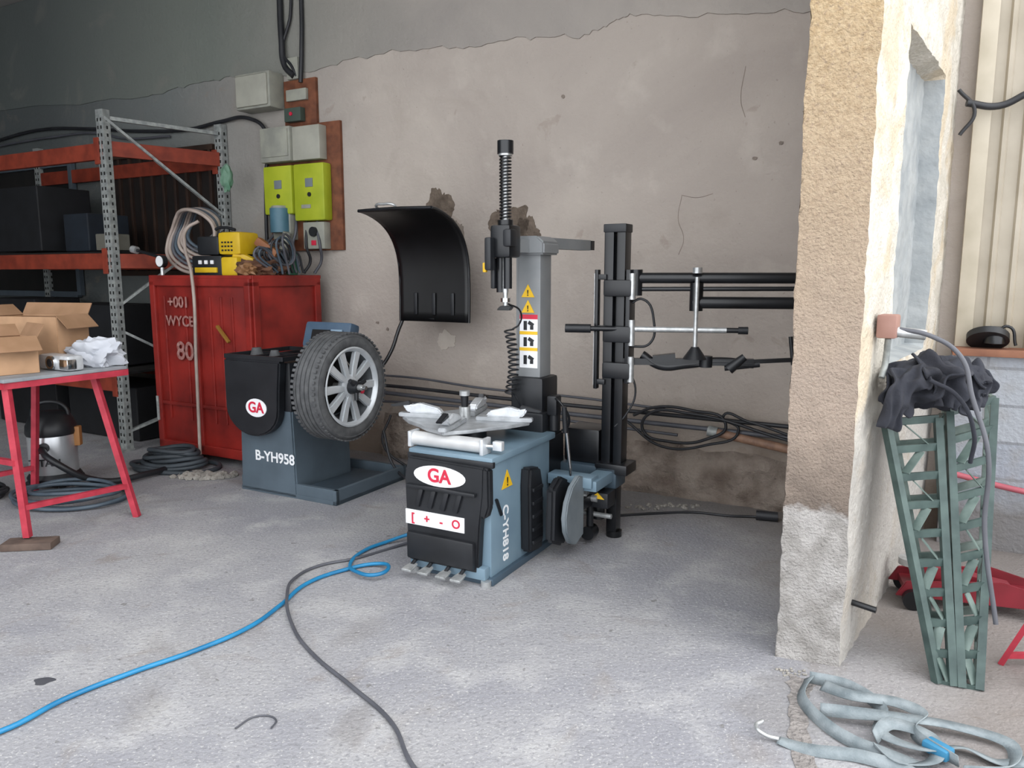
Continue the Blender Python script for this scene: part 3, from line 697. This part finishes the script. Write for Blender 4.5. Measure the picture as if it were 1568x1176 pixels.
for i,(s,z) in enumerate([(2.05,2.55),(2.1,2.4),(1.98,2.45),(1.85,2.28),(2.12,2.2),(1.7,2.2),(-1.15,1.05),(-1.25,1.1),(-1.0,1.45),(.4,2.7)]): patch('chip_%d'%i,s,z,.014,.011,hol2,i+7.3)
tube('crack_a',hp,[(1.25,0,2.0),(1.23,0,1.85),(1.27,0,1.72),(1.24,0,1.62)],.002,hol2); tube('crack_b',hp,[(1.62,0,2.75),(1.6,0,2.55),(1.63,0,2.45)],.002,hol2)
tube('crack_c',hp,[(1.25,0,2.0),(1.35,0,1.98),(1.45,0,2.0)],.002,hol2)
# pipes along wall
wp=wallemp('wall_pipes')
tube('pipe_a',wp,[(-1.6,-.09,.60),(-.9,-.09,.60),(0,-.09,.58),(1,-.09,.57),(2.2,-.09,.56)],.014,hosek2)
tube('pipe_b',wp,[(-1.6,-.09,.55),(-.5,-.09,.53),(.6,-.09,.51),(2.2,-.09,.49)],.016,hosek)
tube('pipe_c',wp,[(-1.5,-.10,.46),(-.3,-.10,.49),(.6,-.10,.46),(1.3,-.1,.44)],.010,hosek)
tube('pipe_d',wp,[(-1.6,-.07,.66),(-.9,-.07,.68),(-.2,-.07,.64),(.6,-.07,.63),(1.2,-.07,.60)],.009,hosek)
wc=wallemp('coiled_wall_cable')
tube('loop_a',wc,[(1.0,-.12,.55),(1.15,-.14,.62),(1.4,-.14,.62),(1.62,-.14,.55),(1.5,-.14,.44),(1.25,-.14,.40),(1.08,-.14,.45),(1.1,-.15,.56),(1.4,-.15,.60),(2.0,-.12,.48)],.010,hosek2)
tube('loop_b',wc,[(.95,-.11,.50),(1.2,-.13,.36),(1.5,-.13,.40),(1.7,-.13,.52),(1.6,-.13,.60),(1.75,-.13,.58),(2.05,-.12,.5)],.009,hosek2)
wr=wallemp('rusty_pipe'); cyl('pipe',wr,(1.5,-.10,.49),(2.15,-.10,.40),.028,mat('rust_pipe','#7a5d4c','#96745e',scale=20)); cyl('pipe_collar',wr,(1.5,-.10,.49),(1.56,-.10,.482),.035,galv)
gc=empty('floor_cable'); tube('run',gc,[(.62,4.55,.008),(.9,4.6,.008),(1.15,4.62,.008),(1.35,4.55,.008),(1.5,4.52,.012),(1.62,4.45,.02)],.008,hosek2)
cyl('connector',gc,(1.5,4.5,.03),(1.62,4.46,.03),.03,hosek2)
tube('behind_balancer',gc,[(-.95,5.5,.35),(-.86,5.4,.1),(-.7,5.3,.01),(-.75,5.6,.01),(-1.0,5.75,.2),(-.95,5.85,.4)],.010,hosek2)

# ---------- red stand (left)
def stand():
    S=empty('red_work_stand',(0,0,0))
    z=.90
    n1=Vector((-2.73,4.02,z));n2=Vector((-2.37,4.62,z)); back=Vector((-.88,.475,0))*.95
    f1=Vector((-2.69,4.05,0.05));f2=Vector((-2.335,4.56,0))
    cs=[(n1,n2,.035,.035),(n1,n1+back,.035,.035),(n2,n2+back,.035,.035),(n1+back,n2+back,.035,.035)]
    cs+=[(n1+Vector((.0,.03,0)),f1,.035,.035),(n2+Vector((-.17,-.06,0)),f2,.035,.035)]
    g1=f1+back*1.15-Vector((0,0,.05));g2=f2+back*1.15
    cs+=[(n1+back,g1,.035,.035),(n2+back,g2,.035,.035)]
    def lp(a,b,t): return a.lerp(b,t)
    a=lp(n1,f1,.80);b=lp(n2+Vector((-.17,-.06,0)),f2,.78)
    cs+=[(a,b,.03,.03),(lp(n1+back,g1,.8),lp(n2+back,g2,.8),.03,.03),(lp(n1,f1,.5),lp(n1+back,g1,.5),.03,.03)]
    bars('frame',S,cs,reds)
    c=(n1+n2)/2+back/2
    multi('top',S,[(c+Vector((0,0,.028)),(.98,.72,.02),Matrix.Rotation(RZ,3,'Z'))],mat('bench_top','#7f8388','#93979b',scale=10),.004)
stand()
def TW(x,y,z):
    return (-2.73+.88*x+.475*y,4.02-.475*x+.88*y,z)
TZ=.94
def openbox(nm,c,w,d,h,rz):
    b=empty(nm,c,rz)
    multi('walls',b,[((0,-d/2,h/2),(w,.006,h)),((0,d/2,h/2),(w,.006,h)),((-w/2,0,h/2),(.006,d,h)),((w/2,0,h/2),(.006,d,h)),((0,0,.004),(w,d,.006))],card)
    multi('flaps',b,[((0,d/2+.02,h+.03),(w,.10,.005),eul(60,0,0)),((w/2+.04,0,h-.03),(.11,d,.005),eul(0,45,0)),((-w/2-.03,0,h+.03),(.10,d,.005),eul(0,40,0))],cardd)
    return b
openbox('cardboard_box',TW(-.52,.52,TZ),.50,.24,.30,RZ+.25)
openbox('cardboard_box',TW(-.26,.17,TZ),.26,.24,.20,RZ-.2)
pp=empty('chrome_fitting',TW(-.13,.42,TZ),RZ)
rng('housing',pp,-.14,.15,-.07,.03,.0,.09,alu,.02); cyl('ring',pp,(.0,-.085,.045),(.0,-.07,.045),.04,chrome); cyl('ring_bore',pp,(.0,-.087,.045),(.0,-.084,.045),.024,black); rng('end',pp,.08,.16,-.08,-.02,.01,.07,chrome,.01)
blob('white_wrapper',None,TW(-.12,.60,TZ+.07),(.16,.08,.10),mat('white_paper','#a9acb4','#bfc2c8',rough=.7),.5,2,4,4,TZ)
wg=mat('wood_block','#4d4039','#63534a',scale=14,rough=.9)
box('wood_wedge',None,(-2.66,4.02,.022),(.26,.12,.04),wg,.006,eul(0,0,8))
# vacuum cleaner
V=empty('workshop_vacuum',(-3.28,5.30,0),.2)
lathe('tank',V,[(0,.06),(.14,.06),(.155,.09),(.155,.36),(.15,.38),(0,.38)],mat('vac_steel','#b9bcbf','#d0d2d4',rough=.28,metal=.65))
lathe('head',V,[(.158,.37),(.165,.39),(.16,.44),(.13,.50),(.08,.53),(0,.535)],black)
lathe('base',V,[(0,.04),(.17,.04),(.175,.07),(.155,.10)],black)
for i in range(4):
    a=i*math.pi/2+.6; cyl('caster_%d'%i,V,(.16*math.cos(a),.16*math.sin(a)-.015,.03),(.16*math.cos(a),.16*math.sin(a)+.015,.03),.03,black)
tube('handle',V,[(-.12,0,.46),(-.1,0,.56),(0,0,.60),(.1,0,.56),(.12,0,.46)],.014,black)
cyl('inlet',V,(0,-.14,.3),(0,-.2,.3),.035,black); text('lettering',V,'TITAN',.07,black,FR(0,-.158,.19),.003)
rng('latch',V,.15,.19,-.03,.03,.28,.42,mat('latch_tan','#9a6a3c'),.008)
tube('suction_hose',V,[(0,-.2,.3),(.1,-.32,.25),(.35,-.2,.06),(.6,.0,.04),(.7,.2,.04),(.5,.3,.04)],.022,black)
def coil(nm,cx,cy,r,n,m,tr=.012,rx=1.5,sd=0):
    e=empty(nm,(cx,cy,0))
    for i in range(n):
        rr=r*(1-.07*i)+.02*math.sin(i*7+sd)
        ox=.04*math.sin(i*2.3+sd);oy=.03*math.cos(i*3.1+sd)
        tube('turn_%d'%i,e,[(ox+rr*rx*math.cos(a),oy+rr*math.sin(a),tr+tr*1.3*i+.01*math.sin(2*a+i)) for a in [2*math.pi*j/12 for j in range(12)]],tr,m,True)
    return e
coil('hose_coil',-2.95,4.90,.24,5,hoseg,.013,1.5)
coil('hose_coil',-2.62,5.72,.15,7,mat('hose_dark','#2c3136','#3d444a'),.018,1.9,2)
coil('hose_coil',-3.65,4.95,.2,5,hosek2,.012,1.3,4)
def rubble(nm,cx,cy,rx,ry,n,s):
    bm=bmesh.new()
    for i in range(n):
        a=random.random()*6.28;r=random.random()**.7
        x=cx+rx*r*math.cos(a);y=cy+ry*r*math.sin(a);q=s*(.3+random.random())
        rr=bmesh.ops.create_icosphere(bm,subdivisions=1,radius=q)
        for v in rr['verts']: v.co=Vector((v.co.x*(1+.4*noise.noise(v.co*40+Vector((i,0,0))))+x,v.co.y*(1+.4*noise.noise(v.co*40+Vector((0,i,0))))+y,max(0,v.co.z*.7+q*.4)))
    add(nm,bm,None,concb)
rubble('gravel_rubble',-2.30,5.50,.24,.10,140,.026)
rubble('gravel_rubble',1.05,2.69,.08,.03,30,.006)
rubble('gravel_rubble',.95,4.75,.3,.06,60,.014)

# ---------- hoses across floor
tube('blue_air_hose',None,[(-2.1,2.05,.012),(-1.68,2.30,.012),(-1.58,2.493,.012),(-1.436,2.668,.012),(-1.262,2.842,.012),(-1.12,3.038,.012),(-1.049,3.261,.012),(-.995,3.501,.012),(-.871,3.654,.012),(-.688,3.735,.02),(-.621,3.65,.035),(-.662,3.556,.035),(-.782,3.62,.025),(-.838,3.767,.012),(-.796,3.954,.012),(-.674,4.085,.02),(-.50,4.12,.08),(-.38,4.07,.2)],.0095,hoseb)
tube('power_cable',None,[(-.10,1.85,.008),(-.304,2.131,.008),(-.403,2.355,.008),(-.581,2.577,.008),(-.786,2.816,.008),(-.926,3.038,.008),(-1.04,3.33,.025),(-1.068,3.596,.01),(-.991,3.74,.008),(-.841,3.83,.008),(-.62,4.03,.01),(-.40,4.13,.06)],.0075,hosek)
st=mat('oil_stain','#3f4046','#4a4b50',rough=.6)
prism('oil_stain',None,[(-1.74+.035*math.cos(a)*(1+.3*math.sin(3*a)),2.63+.028*math.sin(a)) for a in [i*.3 for i in range(21)]],.0012,st)
tube('wire_scrap',None,[(-.92,2.33,.004),(-.87,2.40,.004),(-.80,2.38,.004),(-.80,2.33,.004)],.003,hosek)
# broken floor edge strip by pillar
gp=[(1.05,2.68),(1.0,2.55),(.93,2.35),(.87,2.15),(.83,1.95),(.88,1.93),(.93,2.12),(.98,2.33),(1.06,2.52),(1.12,2.62)]
gf=[]
for i in range(len(gp)):
    a=gp[i];b=gp[(i+1)%len(gp)]
    for j in range(6):
        t=j/6;x=a[0]+(b[0]-a[0])*t;y=a[1]+(b[1]-a[1])*t
        gf.append((x+.02*noise.noise(Vector((x*30,y*30,0))),y+.02*noise.noise(Vector((x*30,y*30,5)))))
prism('floor_groove',None,gf,.003,mat('groove_grit','#7b7673','#97918d',scale=30,rough=.95,bump=1,bscale=60),smooth=False)

# ---------- right bay: ramps
def ramps():
    rl=mat('ramp_light','#4c5c57','#6f7e78',scale=12,rough=.55)
    for k_,(TL,TR,BL,BR) in enumerate([((1.47,2.93,.92),(1.69,2.96,.93),(1.575,2.62,.0),(1.62,2.60,.0)),((1.75,2.99,.95),(1.98,3.07,.99),(1.645,2.59,.0),(1.70,2.57,.0))]):
        e=empty('loading_ramp')
        TL,TR,BL,BR=map(Vector,(TL,TR,BL,BR)); off=Vector((.06,.14,.0)) if k_ else Vector((.07,.10,.0))
        L=[];D=[]
        for a,b in((BL,TL),(BR,TR)):
            L.append((a,b,.028,.03)); D.append((a+off*.5,b+off,.022,.022))
            n=9
            for i in range(n):
                p=a.lerp(b,i/n);q2=(a+off*.5).lerp(b+off,(i+1)/n) if i%2==0 else None
                if q2 is not None: D.append((p,q2,.016,.006)); D.append((q2,a.lerp(b,min(1,(i+2)/n)),.016,.006))
        n=9
        for i in range(n+1):
            t=i/n; L.append((BL.lerp(TL,t),BR.lerp(TR,t),.012,.03))
            if i%2==0: D.append(((BL+off*.5).lerp(TL+off,t),(BR+off*.5).lerp(TR+off,t),.012,.03))
        for i in range(n):
            t=(i+.5)/n
            c0=BL.lerp(TL,t-.04).lerp(BR.lerp(TR,t-.04),.2 if i%2 else .75); c1=BL.lerp(TL,t+.04).lerp(BR.lerp(TR,t+.04),.6 if i%2 else .35)
            D.append((c0,c1,.035,.004))
        bars('rails',e,L,ramp); bars('lattice',e,D,rl)
ramps()
def drape(name,parent,path,widths,seed,m,base=None):
    bm=bmesh.new(); rows=[]; n=len(path)
    P=[Vector(p)+Vector((-.04,0,.015)) for p in path]; seg=6; pts=[];ws=[]
    for i in range(n-1):
        for j in range(seg):
            t=j/seg; pts.append(P[i].lerp(P[i+1],t)); ws.append(widths[i]*(1-t)+widths[i+1]*t)
    pts.append(P[-1]); ws.append(widths[-1])
    for i,p in enumerate(pts):
        d=(pts[min(i+1,len(pts)-1)]-pts[max(i-1,0)]).normalized()
        up_=Vector((0,-.3,1)) if abs(d.z)<.7 else Vector((0,-1,0))
        s=d.cross(up_).normalized(); nn=s.cross(d).normalized()
        row=[]
        for j in range(19):
            u=j/18-.5
            f=.008*math.sin(u*16+seed+i*.35)+.055*noise.noise(p*7+s*u*2.5+Vector((seed,0,0)))+.02*noise.noise(p*18+s*u*6+Vector((seed,3,0)))
            row.append(bm.verts.new(p+s*u*ws[i]*(1+.2*math.sin(i*.9+seed))+nn*f+Vector((0,0,-.10*abs(u)**1.5*2*ws[i]))))
        rows.append(row)
    for a,b in zip(rows,rows[1:]):
        for j in range(18): bm.faces.new((a[j],a[j+1],b[j+1],b[j]))
    o=add(name,bm,parent,m,False)
    for f in o.data.polygons: f.use_smooth=True
    s=o.modifiers.new('sub','SUBSURF'); s.levels=1; s.render_levels=1
    s=o.modifiers.new('s','SOLIDIFY'); s.thickness=.008
    return o
Bg=empty('dark_jacket')
blob('bundle',Bg,(1.70,3.02,1.07),(.17,.11,.10),cloth,.35,1.8,3,5)
drape('body',Bg,[(1.51,2.90,.97),(1.56,2.91,1.06),(1.66,2.94,1.13),(1.78,2.97,1.14),(1.87,2.99,1.08),(1.90,2.98,1.0)],[.12,.20,.25,.26,.20,.12],1,cloth)
drape('sleeve',Bg,[(1.62,2.93,1.13),(1.55,2.86,1.09),(1.50,2.83,1.01),(1.47,2.83,.90)],[.11,.13,.11,.08],4,cloth)
drape('hem',Bg,[(1.82,3.0,1.13),(1.81,2.89,1.09),(1.82,2.87,1.01),(1.84,2.88,.96)],[.15,.16,.13,.09],7,cloth)
drape('collar',Bg,[(1.68,2.99,1.17),(1.70,2.88,1.12),(1.71,2.86,1.04),(1.70,2.86,.98)],[.14,.16,.12,.09],9,cloth)
tube('strap_a',Bg,[(1.58,2.84,1.1),(1.66,2.80,1.05),(1.74,2.80,.9),(1.76,2.84,.78)],.008,cloth)
tube('hanging_cable',None,[(1.47,2.88,1.29),(1.56,2.83,1.27),(1.65,2.78,1.20),(1.69,2.75,1.05),(1.735,2.70,.85),(1.735,2.68,.57),(1.77,2.62,.23)],.009,hosek)
jb=empty('pipe_junction')
box('box',jb,(1.44,2.905,1.30),(.07,.09,.09),mat('pinkish_box','#8f6a5f','#a07c70'),.01,eul(0,0,-36))
cyl('nozzle',jb,(1.46,2.89,1.28),(1.56,2.86,1.27),.02,steel); tube('pipe_bend',jb,[(1.45,2.92,1.25),(1.45,2.93,1.15),(1.43,2.91,1.1)],.012,galv)
lg=wallemp('angle_grinder'); cyl('disc',lg,(2.99,-.17,1.14),(2.99,-.15,1.17),.10,black); lathe('body',lg,[(0,0),(.05,.01),(.05,.06),(.03,.1),(0,.1)],blackm,Matrix.Translation((3.02,-.17,1.12)))
tube('cord',lg,[(3.02,-.15,1.18),(3.08,-.15,1.22),(3.12,-.15,1.12)],.008,black)
hz=wallemp('hazard_tape_block'); rng('block',hz,3.18,3.65,-.22,-.10,1.102,1.21,yel,.004)
multi('stripes',hz,[((3.22+.085*i,-.223,1.155),(.035,.006,.10),eul(0,35,0)) for i in range(6)],black)
cc=wallemp('wall_cable'); tube('run',cc,[(2.80,-.19,2.38),(2.95,-.14,2.36),(3.1,-.14,2.42),(3.5,-.14,2.42),(4.2,-.14,2.40)],.018,hosek2); tube('clip',cc,[(2.76,-.19,2.45),(2.84,-.19,2.33),(2.78,-.19,2.22)],.01,hosek2)
pk=wallemp('pink_hose'); tube('run',pk,[(2.85,-.25,.42),(3.2,-.25,.36),(3.6,-.25,.33),(4.1,-.25,.32)],.016,mat('pink_pipe','#9a4a55','#b05a65'))
# trolley jack
J=empty('trolley_jack',(2.08,3.28,0),-.30)
jr=mat('jack_red','#6b1620','#82202c',rough=.45)
for y,nm in((-.10,'side_l'),(.09,'side_r')): prism(nm,J,[(-.32,.05),(.30,.05),(.32,.10),(.1,.16),(-.28,.12)],.015,jr,XZ(y),.003)
rng('bed',J,-.28,.28,-.09,.09,.06,.09,jr,.004); bars('lift_arm',J,[((.15,0,.10),(-.25,0,.17),.07,.05)],jr); cyl('saddle',J,(-.25,0,.17),(-.25,0,.20),.05,steel)
for x in(-.25,.26):
    for y in(-.12,.12): cyl('wheel',J,(x,y-.015,.045),(x,y+.015,.045),.045,blackm)
cyl('handle',J,(.25,0,.14),(.58,0,.36),.016,jr)
# axle stand
Ax=empty('axle_stand',(2.0,2.66,0))
bars('legs',Ax,[((sx*.10,sy*.10,.0),(sx*.03,sy*.03,.26),.03,.02) for sx in(-1,1) for sy in(-1,1)]+[((-.09,-.09,.04),(.09,-.09,.04),.02),((-.09,.09,.04),(.09,.09,.04),.02)],reds)
cyl('post',Ax,(0,0,.2),(0,0,.36),.022,steel); prism('saddle',Ax,[(-.05,.36),(.05,.36),(.06,.40),(.03,.385),(-.03,.385),(-.06,.40)],.05,reds,XZ(-.025),.003)
cyl('anchor_bolt',None,(1.34,2.86,.21),(1.42,2.80,.20),.012,blackm)
# straps
def ribbon(nm,parent,pts,w,tl=0):
    P=[Vector(p) for p in pts]; out=[]
    for i in range(len(P)-1):
        p0=P[max(0,i-1)];p1=P[i];p2=P[i+1];p3=P[min(len(P)-1,i+2)]
        for j in range(8):
            t=j/8; out.append(.5*((2*p1)+(p2-p0)*t+(2*p0-5*p1+4*p2-p3)*t*t+(3*p1-p0-3*p2+p3)*t**3))
    out.append(P[-1]); bm=bmesh.new(); pv=None
    for i,p in enumerate(out):
        d=(out[min(i+1,len(out)-1)]-out[max(i-1,0)]).normalized(); s=Vector((-d.y,d.x,0)).normalized()
        a=tl+.8*math.sin(i*.09+tl*3)
        v=s*math.cos(a)+Vector((0,0,1))*math.sin(a); lo=min(0,p.z-abs(v.z)*w/2-.003)
        c=p-Vector((0,0,lo)); q=(bm.verts.new(c-v*w/2),bm.verts.new(c+v*w/2))
        if pv: bm.faces.new((pv[0],pv[1],q[1],q[0]))
        pv=q
    o=add(nm,bm,parent,strapm,True); m=o.modifiers.new('s','SOLIDIFY'); m.thickness=.003
S=empty('webbing_strap')
ribbon('loop_a',S,[(1.10,2.62,.02),(1.02,2.48,.01),(1.05,2.30,.01),(1.15,2.18,.02),(1.25,2.12,.01),(1.3,2.0,.01)],.042,.2)
ribbon('loop_b',S,[(1.10,2.62,.02),(1.22,2.56,.02),(1.27,2.42,.02),(1.20,2.28,.02),(1.28,2.18,.03),(1.42,2.20,.02),(1.5,2.14,.01),(1.62,2.15,.01)],.042,.4)
ribbon('loop_c',S,[(1.05,2.40,.03),(1.15,2.36,.04),(1.30,2.33,.04),(1.45,2.30,.03),(1.58,2.22,.02),(1.5,2.10,.02),(1.35,2.08,.02)],.042,.9)
ribbon('loop_d',S,[(.86,2.26,.01),(.95,2.20,.01),(1.08,2.16,.02),(1.2,2.07,.02),(1.15,1.95,.01)],.04,.0)
ribbon('loop_e',S,[(1.12,2.55,.03),(1.18,2.45,.05),(1.33,2.44,.03),(1.38,2.36,.03),(1.30,2.26,.03),(1.36,2.12,.03)],.042,1.2)
ribbon('loop_f',S,[(1.16,2.24,.03),(1.24,2.30,.04),(1.34,2.24,.03),(1.30,2.14,.02),(1.18,2.12,.02),(1.14,2.20,.02)],.042,1.0)
tube('hook',S,[(.86,2.26,.012),(.82,2.27,.02),(.80,2.30,.03),(.83,2.33,.03)],.007,steel)
box('ratchet',S,(1.33,2.18,.03),(.05,.08,.035),mat('ratchet_blue','#2a6f94','#3a7fa2'),.008,eul(0,0,30))

# ---------- light
w=bpy.data.worlds.new('World'); sc.world=w; w.use_nodes=True
bg=w.node_tree.nodes['Background']; bg.inputs['Color'].default_value=(.93,.96,1.0,1); bg.inputs['Strength'].default_value=3.05
sl=bpy.data.lights.new('sun','SUN'); sl.energy=1.2; sl.angle=math.radians(50); sl.color=(1,.96,.9)
so=bpy.data.objects.new('sun',sl); sc.collection.objects.link(so)
so.rotation_euler=Vector((-.85,.45,-.75)).to_track_quat('-Z','Y').to_euler(); so.location=(4,-3,6)
# ---------- camera
cd=bpy.data.cameras.new('camera'); cd.sensor_width=36; cd.lens=26.68; cd.clip_start=.05
co=bpy.data.objects.new('camera',cd); sc.collection.objects.link(co); co.location=(0,0,1.5); co.rotation_euler=(math.radians(81.7),0,0)
sc.camera=co
try:
    sc.view_settings.view_transform='Standard'
except Exception: pass
